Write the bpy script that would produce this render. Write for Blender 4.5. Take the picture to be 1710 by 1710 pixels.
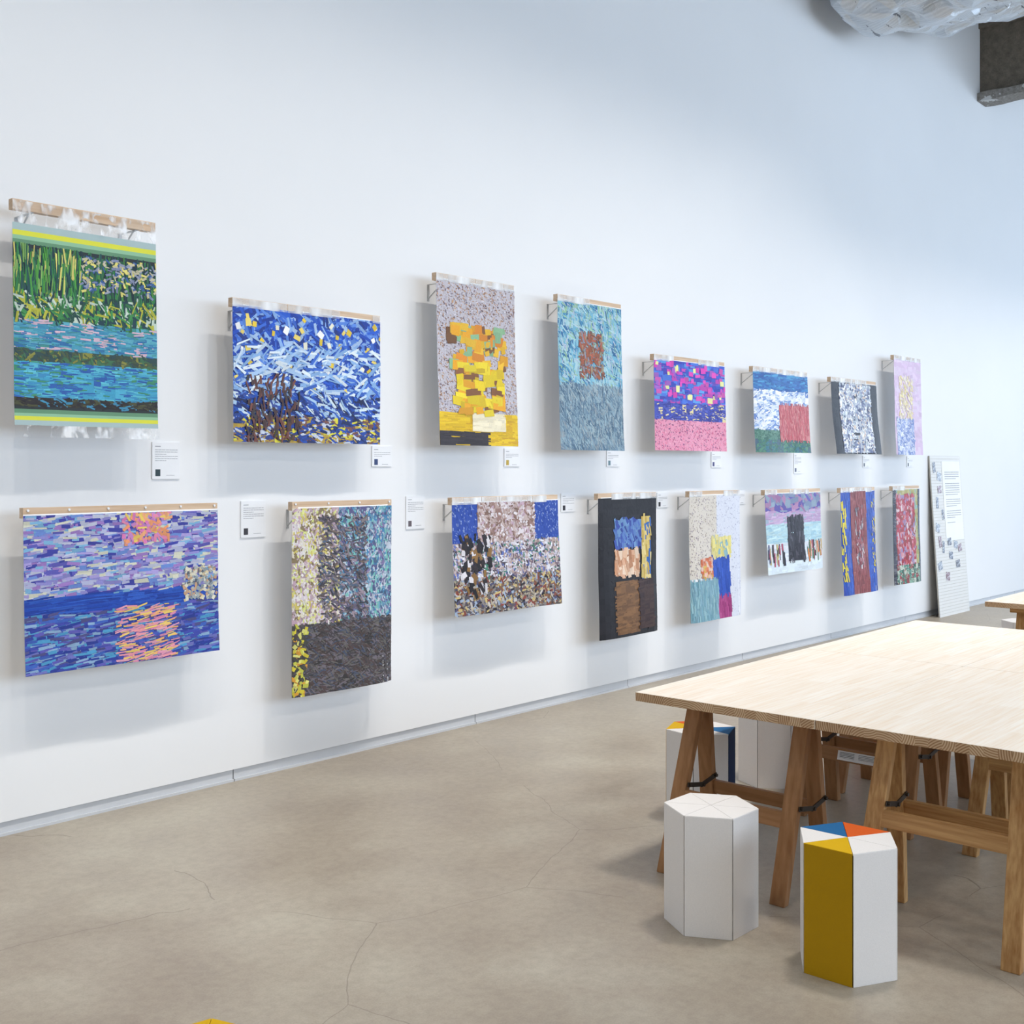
import bpy, bmesh, math, random
from mathutils import Vector, Matrix, noise
random.seed(7)
for o in list(bpy.data.objects): bpy.data.objects.remove(o)
scn = bpy.context.scene
col = scn.collection

# ------------------------------------------------------------ camera, world, lights, exposure
FPX = 1920.0
A = math.atan(1745.0 / FPX)
cam = bpy.data.cameras.new('camera')
cam.sensor_width = 36.0; cam.sensor_fit = 'HORIZONTAL'
cam.lens = 36.0 * FPX / 1710.0
cam.shift_y = -75.0 / 1710.0
cam.clip_start = 0.05; cam.clip_end = 200
co = bpy.data.objects.new('camera', cam); col.objects.link(co)
co.location = (0, -4.98, 1.6)
co.rotation_euler = (math.pi / 2, 0, A - math.pi / 2)
scn.camera = co

w = bpy.data.worlds.new('sky'); scn.world = w; w.use_nodes = True
bg = w.node_tree.nodes['Background']
bg.inputs[0].default_value = (0.645, 0.80, 1.0, 1); bg.inputs[1].default_value = 5.0

vs = scn.view_settings
vs.view_transform = 'Standard'; vs.look = 'None'; vs.gamma = 1.0; vs.use_curve_mapping = False
vs.exposure = 0.06

def lamp(name, kind, loc, target, power, color, **kw):
    l = bpy.data.lights.new(name, kind); l.energy = power; l.color = color
    for k, v in kw.items(): setattr(l, k, v)
    o = bpy.data.objects.new(name, l); col.objects.link(o); o.location = loc
    d = Vector(target) - Vector(loc)
    o.rotation_euler = d.to_track_quat('-Z', 'Y').to_euler()
    return o
WARM = (1.0, 0.95, 0.885)
# track of wall-washing spotlights two metres in front of the display wall
for i in range(18):
    x = -1.0 + i * 0.98
    y, z = (-2.9, 6.2) if x < 9.0 else (-2.5, 5.45)
    lamp('track_spotlight', 'SPOT', (x, y, z), (x - 0.1, 0, 0.45), 135 if x < 9.0 else 88, WARM,
         spot_size=math.radians(70), spot_blend=1.0, shadow_soft_size=0.05)
# front row of round ceiling downlights, over the hall
for x in (0.5, 4.7, 8.9, 13.1):
    lamp('unseen_downlight', 'SPOT', (x, -3.2, 6.3 if x < 9 else 5.4), (x, -3.2, 0), (520 if x < 12 else 300) if x > 1 else 200, (1.0, 0.96, 0.92),
         spot_size=math.radians(84), spot_blend=0.8, shadow_soft_size=0.3)
for x in (-3.0, 1.0, 5.0, 9.0, 13.0):  # back row added behind the camera to fill stool sides and wall
    lamp('unseen_downlight', 'SPOT', (x, -8.6, 6.4), (x, -8.0, 0), 205 if x < 6 else 150, (1.0, 0.94, 0.86),
         spot_size=math.radians(140), spot_blend=0.6, shadow_soft_size=0.3)
# window portals (sky light enters through the openings of the front and far walls)
def portal(name, loc, target, sx, sy):
    o = lamp(name, 'AREA', loc, target, 1, (1, 1, 1), shape='RECTANGLE', size=sx, size_y=sy)
    o.data.cycles.is_portal = True
portal('window_portal', (13.0, -12.95, 3.7), (13.0, 0, 3.7), 24.0, 3.8)
portal('window_portal', (25.95, -6.5, 2.7), (0, -6.5, 2.7), 9.0, 4.6)

# ------------------------------------------------------------ helpers
def s2l(c):
    return tuple((v / 12.92 if v <= 0.04045 else ((v + 0.055) / 1.055) ** 2.4) for v in [q / 255.0 for q in c[:3]])
MATS = {}
class NT:
    def __init__(s, name):
        s.m = bpy.data.materials.new(name); s.m.use_nodes = True
        s.t = s.m.node_tree; s.b = s.t.nodes['Principled BSDF']; MATS[name] = s.m
    def n(s, kind, **kw):
        q = s.t.nodes.new(kind)
        for k, v in kw.items():
            if hasattr(q, k) and k not in ('Scale',): setattr(q, k, v)
        return q
    def l(s, a, b): s.t.links.new(a, b)
    def coord(s, scale=(1, 1, 1), rot=(0, 0, 0), src='Object'):
        c = s.n('ShaderNodeTexCoord'); m = s.n('ShaderNodeMapping')
        m.inputs['Scale'].default_value = scale; m.inputs['Rotation'].default_value = rot
        s.l(c.outputs[src], m.inputs[0]); return m.outputs[0]
    def noise(s, vec, scale, detail=4, rough=0.55):
        q = s.n('ShaderNodeTexNoise'); q.inputs['Scale'].default_value = scale
        q.inputs['Detail'].default_value = detail; q.inputs['Roughness'].default_value = rough
        s.l(vec, q.inputs['Vector']); return q.outputs['Fac']
    def ramp(s, fac, stops):
        r = s.n('ShaderNodeValToRGB'); e = r.color_ramp.elements
        while len(e) < len(stops): e.new(0.5)
        for i, (p, c) in enumerate(stops): e[i].position = p; e[i].color = (*c, 1)
        s.l(fac, r.inputs[0]); return r.outputs[0]
    def mix(s, fac, a, b, mode='MIX'):
        q = s.n('ShaderNodeMixRGB', blend_type=mode)
        for sock, v in ((q.inputs[0], fac), (q.inputs[1], a), (q.inputs[2], b)):
            if isinstance(v, (int, float)): sock.default_value = v
            elif isinstance(v, tuple): sock.default_value = (*v, 1)
            else: s.l(v, sock)
        return q.outputs[0]
    def math(s, op, a, b=0.0):
        q = s.n('ShaderNodeMath', operation=op)
        for sock, v in ((q.inputs[0], a), (q.inputs[1], b)):
            if isinstance(v, (int, float)): sock.default_value = v
            else: s.l(v, sock)
        return q.outputs[0]
    def bump(s, h, strength, dist=0.01):
        q = s.n('ShaderNodeBump'); q.inputs['Strength'].default_value = strength
        q.inputs['Distance'].default_value = dist; s.l(h, q.inputs['Height']); s.l(q.outputs[0], s.b.inputs['Normal'])
    def set(s, color=None, rough=0.6, metal=0.0, spec=0.5, coat=0.0):
        if color is not None:
            if isinstance(color, tuple): s.b.inputs['Base Color'].default_value = (*color, 1)
            else: s.l(color, s.b.inputs['Base Color'])
        s.b.inputs['Roughness'].default_value = rough; s.b.inputs['Metallic'].default_value = metal
        s.b.inputs['Specular IOR Level'].default_value = spec; s.b.inputs['Coat Weight'].default_value = coat
        return s.m

def plain(name, rgb, rough=0.6, bump=0.0, bscale=300, **kw):
    t = NT(name); v = t.coord()
    c = s2l(rgb)
    f = t.noise(v, 9, 3)
    cc = t.ramp(f, [(0.3, tuple(x * 0.965 for x in c)), (0.7, c)])
    if bump: t.bump(t.noise(v, bscale, 2), bump, 0.002)
    return t.set(cc, rough, **kw)

# wall paint
t = NT('wall_paint'); v = t.coord()
t.bump(t.noise(v, 60, 3), 0.04, 0.002)
t.set(t.ramp(t.noise(v, 0.7, 3), [(0.3, (0.84, 0.845, 0.85)), (0.7, (0.865, 0.868, 0.87))]), 0.62, spec=0.3)
plain('ceiling_paint', (150, 150, 150), 0.8)
# polished concrete floor
t = NT('concrete'); v = t.coord()
n1 = t.noise(v, 0.55, 6, 0.62); n2 = t.noise(v, 2.3, 8, 0.68); n3 = t.noise(v, 26, 6, 0.7); n4 = t.noise(v, 160, 3, 0.7)
c1 = t.ramp(n1, [(0.34, s2l((152, 139, 122))), (0.50, s2l((169, 158, 141))), (0.66, s2l((188, 181, 165)))])
c2 = t.ramp(n2, [(0.36, s2l((154, 141, 126))), (0.52, s2l((172, 161, 145))), (0.68, s2l((190, 183, 167)))])
c = t.mix(0.5, c1, c2)
c = t.mix(0.35, c, t.ramp(n3, [(0.35, (0.62, 0.6, 0.58)), (0.6, (1.0, 1.0, 1.0))]), 'MULTIPLY')
c = t.mix(0.25, c, t.ramp(n4, [(0.35, (0.6, 0.58, 0.56)), (0.6, (1.0, 1.0, 1.0))]), 'MULTIPLY')
# hairline cracks
wv = t.n('ShaderNodeVectorMath', operation='ADD')
ns = t.n('ShaderNodeTexNoise'); ns.inputs['Scale'].default_value = 1.2; ns.inputs['Detail'].default_value = 5
t.l(v, ns.inputs['Vector'])
sc = t.n('ShaderNodeVectorMath', operation='SCALE'); sc.inputs['Scale'].default_value = 0.25
t.l(ns.outputs['Color'], sc.inputs[0]); t.l(v, wv.inputs[0]); t.l(sc.outputs[0], wv.inputs[1])
vo = t.n('ShaderNodeTexVoronoi', feature='DISTANCE_TO_EDGE'); vo.inputs['Scale'].default_value = 0.62
t.l(wv.outputs[0], vo.inputs['Vector'])
crack = t.math('LESS_THAN', vo.outputs['Distance'], 0.0011)
crack = t.math('MULTIPLY', crack, t.math('GREATER_THAN', t.noise(v, 0.9, 2), 0.47))
c = t.mix(t.math('MULTIPLY', crack, 0.42), c, s2l((95, 84, 72)))
t.bump(n4, 0.05, 0.002)
t.set(c, 0.42, spec=0.45)
t.l(t.ramp(n2, [(0.3, (0.34,) * 3), (0.7, (0.5,) * 3)]), t.b.inputs['Roughness'])

plain('baseboard_metal', (205, 208, 212), 0.4)
plain('lip_plastic', (214, 218, 222), 0.5)
plain('dark_gap', (52, 50, 48), 0.8)
plain('card_white', (240, 241, 243), 0.55)
plain('ink', (86, 88, 94), 0.7)
plain('ink_pale', (150, 152, 158), 0.7)
plain('bracket_metal', (196, 198, 200), 0.4, metal=0.3)
plain('strap_metal', (66, 58, 50), 0.45, metal=0.6)
plain('steel_pin', (190, 190, 190), 0.3, metal=0.9)
plain('board_white', (227, 226, 222), 0.55)
plain('board_edge', (190, 184, 174), 0.7)
plain('sheet_paper', (246, 247, 250), 0.6)
# stool canvas
def canvas(name, rgb):
    t = NT(name); v = t.coord((1, 1, 1))
    c = s2l(rgb); f = t.noise(v, 260, 2)
    t.bump(f, 0.12, 0.0015)
    return t.set(t.ramp(f, [(0.3, tuple(x * 0.95 for x in c)), (0.7, c)]), 0.75, spec=0.25)
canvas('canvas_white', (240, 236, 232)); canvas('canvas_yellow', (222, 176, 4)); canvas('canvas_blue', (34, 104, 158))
canvas('canvas_mustard', (186, 144, 2)); canvas('canvas_orange', (222, 96, 30)); canvas('canvas_navy', (30, 52, 92))  # yellow of the stool's side: the lid yellow with shade painted in
# timber: grain runs along local axis 'ax'
def timber(name, dark, light, ax, rings=22, rough=0.55):
    t = NT(name); s = [1, 1, 1]; s['xyz'.index(ax)] = 0.05
    c0 = t.n('ShaderNodeTexCoord'); oi = t.n('ShaderNodeObjectInfo')
    ad = t.n('ShaderNodeVectorMath', operation='ADD'); t.l(c0.outputs['Object'], ad.inputs[0]); t.l(oi.outputs['Random'], ad.inputs[1])
    m = t.n('ShaderNodeMapping'); m.inputs['Scale'].default_value = s; t.l(ad.outputs[0], m.inputs[0]); v = m.outputs[0]
    f1 = t.noise(v, rings * 4, 3, 0.5); f2 = t.noise(v, rings * 0.6, 2)
    f = t.math('ADD', t.math('MULTIPLY', f1, 0.6), t.math('MULTIPLY', f2, 0.4))
    t.bump(f1, 0.08, 0.002)
    return t.set(t.ramp(f, [(0.34, s2l(dark)), (0.62, s2l(light))]), rough, spec=0.35)
for ax in 'xyz':
    timber('pine_' + ax, (158, 110, 60), (202, 160, 106), ax)
    timber('beech_' + ax, (142, 98, 58), (172, 126, 84), ax, 12)
    timber('rail_' + ax, (196, 164, 132), (222, 196, 168), ax, 16)
# laminated table top: staves along local x
t = NT('tabletop_laminate'); v = t.coord()
br = t.n('ShaderNodeTexBrick'); br.offset = 0.37; br.offset_frequency = 1
for k, q in (('Scale', 1.0), ('Brick Width', 0.42), ('Row Height', 0.045), ('Mortar Size', 0.0), ('Bias', 0.0)): br.inputs[k].default_value = q
br.inputs['Color1'].default_value = (*s2l((244, 236, 224)), 1); br.inputs['Color2'].default_value = (*s2l((234, 218, 198)), 1)
t.l(v, br.inputs['Vector'])
g = t.noise(t.coord((0.35, 9, 9)), 9, 4, 0.6)
c = t.mix(0.6, br.outputs['Color'], t.ramp(g, [(0.35, s2l((236, 216, 190))), (0.6, s2l((247, 240, 228)))]))
t.bump(g, 0.03, 0.002)
t.set(c, 0.5, spec=0.35)
# end grain: staves with arched rings, section in local y z
t = NT('tabletop_end_grain'); c0 = t.n('ShaderNodeTexCoord'); sp = t.n('ShaderNodeSeparateXYZ'); t.l(c0.outputs['Object'], sp.inputs[0])
row = t.math('FLOOR', t.math('DIVIDE', sp.outputs['Y'], 0.045))
wn = t.n('ShaderNodeTexWhiteNoise', noise_dimensions='1D'); t.l(row, wn.inputs['W'])
sc3 = t.n('ShaderNodeSeparateXYZ'); t.l(wn.outputs['Color'], sc3.inputs[0])
ly = t.math('SUBTRACT', t.math('SUBTRACT', sp.outputs['Y'], t.math('MULTIPLY', row, 0.045)), t.math('MULTIPLY', t.math('SUBTRACT', sc3.outputs['X'], 0.4), 0.28))
lz = t.math('ADD', sp.outputs['Z'], t.math('MULTIPLY', t.math('SUBTRACT', sc3.outputs['Y'], 0.3), 0.30))
rad = t.math('SQRT', t.math('ADD', t.math('MULTIPLY', ly, ly), t.math('MULTIPLY', lz, lz)))
ring = t.math('SINE', t.math('MULTIPLY', rad, 760.0))
rn = t.math('ADD', t.math('MULTIPLY', ring, 0.5), 0.5)
ce = t.ramp(rn, [(0.25, s2l((212, 184, 148))), (0.85, s2l((166, 126, 88)))])
ce = t.mix(0.25, ce, wn.outputs['Value'], 'SOFT_LIGHT')
t.set(ce, 0.7)
# beam fireproofing and foil
t = NT('sprayed_steel'); v = t.coord()
f = t.noise(v, 55, 6, 0.7); t.bump(f, 0.8, 0.03)
t.set(t.ramp(t.noise(v, 14, 6, 0.7), [(0.3, s2l((104, 95, 82))), (0.7, s2l((140, 130, 116)))]), 0.9)
t = NT('chipped_flange'); v = t.coord()
f = t.noise(v, 30, 6, 0.7); t.bump(f, 0.8, 0.03)
chip = t.math('GREATER_THAN', t.noise(v, 3.2, 4, 0.6), 0.6)
t.set(t.mix(chip, t.ramp(f, [(0.3, s2l((120, 115, 108))), (0.7, s2l((168, 164, 158)))]), s2l((212, 212, 210))), 0.9)
t = NT('foil'); v = t.coord()
f = t.noise(v, 6, 5, 0.65)
vo = t.n('ShaderNodeTexVoronoi', feature='DISTANCE_TO_EDGE'); vo.inputs['Scale'].default_value = 2.6; t.l(v, vo.inputs['Vector'])
ed = t.math('MINIMUM', t.math('MULTIPLY', vo.outputs['Distance'], 3.0), 1.0)
t.bump(t.math('ADD', t.math('MULTIPLY', f, 0.5), ed), 0.8, 0.09)
wv = t.n('ShaderNodeTexWave'); wv.inputs['Scale'].default_value = 9; t.l(v, wv.inputs['Vector'])
crease_shade = t.math('LESS_THAN', t.noise(t.coord((2.2, 9, 5)), 1.6, 4, 0.7), 0.36)  # shade of the creases, painted into the foil colour
cf = t.mix(t.math('MULTIPLY', wv.outputs['Fac'], 0.3), s2l((222, 227, 232)), s2l((170, 177, 184)))
t.set(t.mix(t.math('MULTIPLY', crease_shade, 0.8), cf, s2l((70, 78, 92))), 0.36, metal=0.45)
# coloured collage paper (per-piece colours), clear film
t = NT('collage_paper'); at = t.n('ShaderNodeAttribute', attribute_name='Col')
v = t.coord(); f = t.noise(v, 160, 3, 0.6); t.bump(t.noise(v, 45, 3), 0.25, 0.004)
t.set(t.mix(0.35, at.outputs['Color'], t.ramp(f, [(0.3, (0.72,) * 3), (0.65, (1, 1, 1))]), 'MULTIPLY'), 0.5, spec=0.3, coat=0.05)
def film(name, white, gl, ns=22, bs=0.35, rg=0.2):
    t = NT(name); m = t.m; m.use_nodes = True
    out = t.t.nodes['Material Output']
    tr = t.n('ShaderNodeBsdfTransparent'); tr.inputs[0].default_value = (0.97, 0.98, 0.985, 1)
    v = t.coord(); f = t.noise(v, 16, 4, 0.6); t.bump(f, bs, 0.012)
    t.set((0.95, 0.96, 0.97), rg, spec=0.6)
    fac = t.ramp(t.noise(t.coord((1, 1, 0.45)), ns, 2, 0.5), [(0.47, (gl,) * 3), (0.66, (white,) * 3)])  # whitish patches are glare painted into the film
    mx = t.n('ShaderNodeMixShader'); t.l(fac, mx.inputs[0]); t.l(tr.outputs[0], mx.inputs[1]); t.l(t.b.outputs[0], mx.inputs[2])
    t.l(mx.outputs[0], out.inputs['Surface']); return m
film('clear_film', 0.8, 0.05); film('glare_tape_film', 0.9, 0.25, 7, 0.02, 0.5)

def link(o, parent=None):
    col.objects.link(o)
    if parent: o.parent = parent
    return o
def mesh(name, verts, faces, mat, parent=None, smooth=False, mats=None, fm=None):
    me = bpy.data.meshes.new(name); me.from_pydata(verts, [], faces)
    for q in (mats or [mat]): me.materials.append(MATS[q])
    if fm: me.polygons.foreach_set('material_index', fm)
    if smooth: me.polygons.foreach_set('use_smooth', [True] * len(me.polygons))
    me.update()
    return link(bpy.data.objects.new(name, me), parent)
BF = [(0, 3, 2, 1), (4, 5, 6, 7), (0, 1, 5, 4), (1, 2, 6, 5), (2, 3, 7, 6), (3, 0, 4, 7)]
class MB:
    def __init__(s): s.v = []; s.f = []
    def hexa(s, p):
        b = len(s.v); s.v += [tuple(q) for q in p]; s.f += [tuple(i + b for i in f) for f in BF]; return s
    def box(s, x0, y0, z0, x1, y1, z1):
        x0, x1 = sorted((x0, x1)); y0, y1 = sorted((y0, y1)); z0, z1 = sorted((z0, z1))
        return s.hexa([(x0, y0, z0), (x1, y0, z0), (x1, y1, z0), (x0, y1, z0), (x0, y0, z1), (x1, y0, z1), (x1, y1, z1), (x0, y1, z1)])
    def bar(s, p, q, w, h):
        p = Vector(p); q = Vector(q); d = (q - p).normalized()
        up = Vector((0, 0, 1)) if abs(d.z) < 0.95 else Vector((0, 1, 0))
        sd = d.cross(up).normalized() * w / 2; u = sd.cross(d).normalized() * h / 2
        return s.hexa([p - sd - u, p + sd - u, q + sd - u, q - sd - u, p - sd + u, p + sd + u, q + sd + u, q - sd + u])
    def prism(s, c, axis, r, length, n=10):
        axis = Vector(axis).normalized(); a = axis.orthogonal().normalized(); b2 = axis.cross(a); c = Vector(c); b = len(s.v)
        for e in (0, length):
            for i in range(n):
                t = 2 * math.pi * i / n; s.v.append(tuple(c + axis * e + a * r * math.cos(t) + b2 * r * math.sin(t)))
        s.f += [(b + i, b + (i + 1) % n, b + n + (i + 1) % n, b + n + i) for i in range(n)]
        s.f += [tuple(b + i for i in reversed(range(n))), tuple(b + n + i for i in range(n))]
        return s
    def build(s, name, mat, parent=None, bevel=0.0):
        o = mesh(name, s.v, s.f, mat, parent)
        if bevel:
            m = o.modifiers.new('bevel', 'BEVEL'); m.width = bevel; m.segments = 2; m.limit_method = 'ANGLE'
        return o
def tag(o, label=None, cat=None, group=None, kind=None):
    for k, q in (('label', label), ('category', cat), ('group', group), ('kind', kind)):
        if q: o[k] = q
    return o
def empty(name, loc, rz=0.0):
    o = bpy.data.objects.new(name, None); o.empty_display_size = 0.1
    o.location = loc; o.rotation_euler = (0, 0, rz); return link(o)
def struct(o): o['kind'] = 'structure'; return o

# ------------------------------------------------------------ room shell
XL, XR, YF, ZC = -7.0, 26.0, -13.0, 7.6
BZ = 0.062
struct(MB().box(XL, YF, -0.15, XR, 0.2, 0).build('floor', 'concrete'))
struct(MB().box(XL, 0, BZ, XR, 0.2, ZC).build('wall_back', 'wall_paint'))
struct(MB().box(XL, YF, ZC, XR, 0.2, ZC + 0.15).build('ceiling', 'ceiling_paint'))
struct(MB().box(XL - 0.2, YF, 0, XL, 0.2, ZC).build('wall_left', 'wall_paint'))
m = MB()                                                     # window wall opposite
m.box(XL, YF - 0.2, 0, 1, YF, ZC).box(25, YF - 0.2, 0, XR, YF, ZC).box(1, YF - 0.2, 0, 25, YF, 1.8).box(1, YF - 0.2, 5.6, 25, YF, ZC)
struct(m.build('wall_front', 'wall_paint'))
m = MB()
m.box(XR, YF, 0, XR + 0.2, -11, ZC).box(XR, -2, 0, XR + 0.2, 0.2, ZC).box(XR, -11, 0, XR + 0.2, -2, 0.4).box(XR, -11, 5.0, XR + 0.2, -2, ZC)
struct(m.build('wall_right', 'wall_paint'))
m = MB()
for i in range(15): x = 1 + i * 24 / 14; m.box(x - 0.04, YF - 0.14, 1.8, x + 0.04, YF - 0.06, 5.6)
m.box(1, YF - 0.14, 3.9, 25, YF - 0.06, 3.98)
struct(m.build('window_1', 'baseboard_metal'))
m = MB()
for i in range(5): y = -11 + i * 9 / 4; m.box(XR + 0.06, y - 0.04, 0.4, XR + 0.14, y + 0.04, 5.0)
struct(m.build('window_2', 'baseboard_metal'))
# recessed kick plate in segments under the wall panel
bb = struct(MB().box(XL, 0.05, 0, XR, 0.06, BZ).build('baseboard_back', 'dark_gap'))
xs = [-7, -5.0, -3.3, -1.6, 0.03, 1.73, 3.38, 5.15, 6.74, 8.33, 9.9, 11.54, 13.2, 13.97, 14.79, 16.4, 18, 20, 22, 24, 26]
for a0, a1 in zip(xs[:-1], xs[1:]):
    s = MB().box(a0 + 0.003, 0.012, 0, a1 - 0.003, 0.05, BZ - 0.004)
    s.box(a0 + 0.003, 0.001, 0, a1 - 0.003, 0.014, 0.012)
    s.build('kick_plate', 'baseboard_metal', bb)

# steel beam with sprayed fireproofing, running from the wall into the hall
bm_ = empty('steel_beam', (13.5, 0, 5.84))
tag(bm_, 'dark grey steel beam with rough sprayed coating at the upper right', 'beam')
MB().box(0.09, -9, 0.10, 0.17, -0.001, 1.03).build('web', 'sprayed_steel', bm_)
MB().box(0.045, -9, 0.86, 0.09, -0.001, 1.03).build('coating_ridge', 'sprayed_steel', bm_)
fl = []
nn = 90
vv, ff = [], []
for i in range(nn + 1):
    y = -0.001 - 8.9 * i / nn; j = random.uniform(-0.012, 0.012) if i else 0
    vv += [(0, y, 0.005 + j), (0.27, y, j), (0.27, y, 0.09), (0.0, y, 0.10 + random.uniform(-0.01, 0.01))]
    if i:
        b = 4 * i
        ff += [(b - 4 + k, b - 4 + (k + 1) % 4, b + (k + 1) % 4, b + k) for k in range(4)]
ff += [(3, 2, 1, 0), (4 * nn, 4 * nn + 1, 4 * nn + 2, 4 * nn + 3)]
mesh('bottom_flange', vv, ff, 'chipped_flange', bm_)

# foil wrapped insulation under the roof
prof = [(9.2, 7.3), (9.22, 6.6), (9.30, 5.95), (9.42, 5.72), (9.66, 5.68), (10.12, 5.66), (10.5, 5.80), (10.91, 5.93), (11.35, 6.04), (11.68, 6.12),
        (12.12, 6.36), (12.62, 6.58), (13.2, 6.86), (13.42, 7.02), (13.44, 7.4)]
def lerp_prof(s):
    q = s * (len(prof) - 1); i = min(int(q), len(prof) - 2); f = q - i
    return prof[i][0] * (1 - f) + prof[i + 1][0] * f, prof[i][1] * (1 - f) + prof[i + 1][1] * f
vv, ff = [], []; NS, NTT = 112, 80
for j in range(NTT + 1):
    y = -0.25 - 4.5 * j / NTT
    for i in range(NS + 1):
        x, z = lerp_prof(i / NS)
        k = (noise.noise(Vector((x * 2.2, y * 2.2, 3))) * 0.07 + noise.noise(Vector((x * 5, y * 5, 9))) * 0.035 + abs(noise.noise(Vector((x * 3.1, y * 3.1, 5)))) * 0.10 - 0.03) if 0 < i < NS else 0
        rid = -0.05 * abs(math.sin(y * 3.3 + x)) if i > 3 else 0
        vv.append((x + k * 0.6, y, z + (k + rid) * min(1, j / 4 + 0.3)))
W1 = NS + 1
ff = [(j * W1 + i, j * W1 + i + 1, (j + 1) * W1 + i + 1, (j + 1) * W1 + i) for j in range(NTT) for i in range(NS)]
fo = mesh('foil_insulation', vv, ff, 'foil', None, True)
so = fo.modifiers.new('thickness', 'SOLIDIFY'); so.thickness = 0.05; so.offset = 1
tag(fo, 'crumpled silver foil insulation hanging from the ceiling beside the steel beam', 'insulation')

# ------------------------------------------------------------ tables
TROT = math.radians(1.2)
def tabletop(x, y, L, Wd, label):
    e = empty('tabletop', (x, y, 0.70), TROT)
    tag(e, label, 'table top', 'laminated table tops')
    T = 0.035
    v = [(0, -Wd, -T), (L, -Wd, -T), (L, 0, -T), (0, 0, -T), (0, -Wd, 0), (L, -Wd, 0), (L, 0, 0), (0, 0, 0)]
    o = mesh('board', v, BF, None, e, mats=['tabletop_laminate', 'tabletop_end_grain'], fm=[0, 0, 0, 1, 0, 1])
    b = o.modifiers.new('bevel', 'BEVEL'); b.width = 0.0015; b.segments = 1
    return e
ca, sa = math.cos(TROT), math.sin(TROT)
def tl(u, v, ox=3.738, oy=-2.25): return ox + u * ca + v * sa, oy + u * sa - v * ca
G = 0.0035
for (u, v, L, lab) in [(0, 0, 1.455, 'pale laminated wooden table top, nearest the wall with its end towards the viewer'),
                       (0, 0.777, 1.455, 'pale laminated wooden table top at the front right, above the yellow and white stool'),
                       (1.46, 0, 1.40, 'pale laminated wooden table top in the rear row, nearest the wall'),
                       (1.46, 0.777, 1.40, 'pale laminated wooden table top in the rear row, at the right picture edge')]:
    x, y = tl(u, v); tabletop(x, y, L, 0.777 - G, lab)
tabletop(7.84, -2.14, 1.45, 0.775, 'pale laminated table top of the separate table far back at the right edge')

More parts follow.
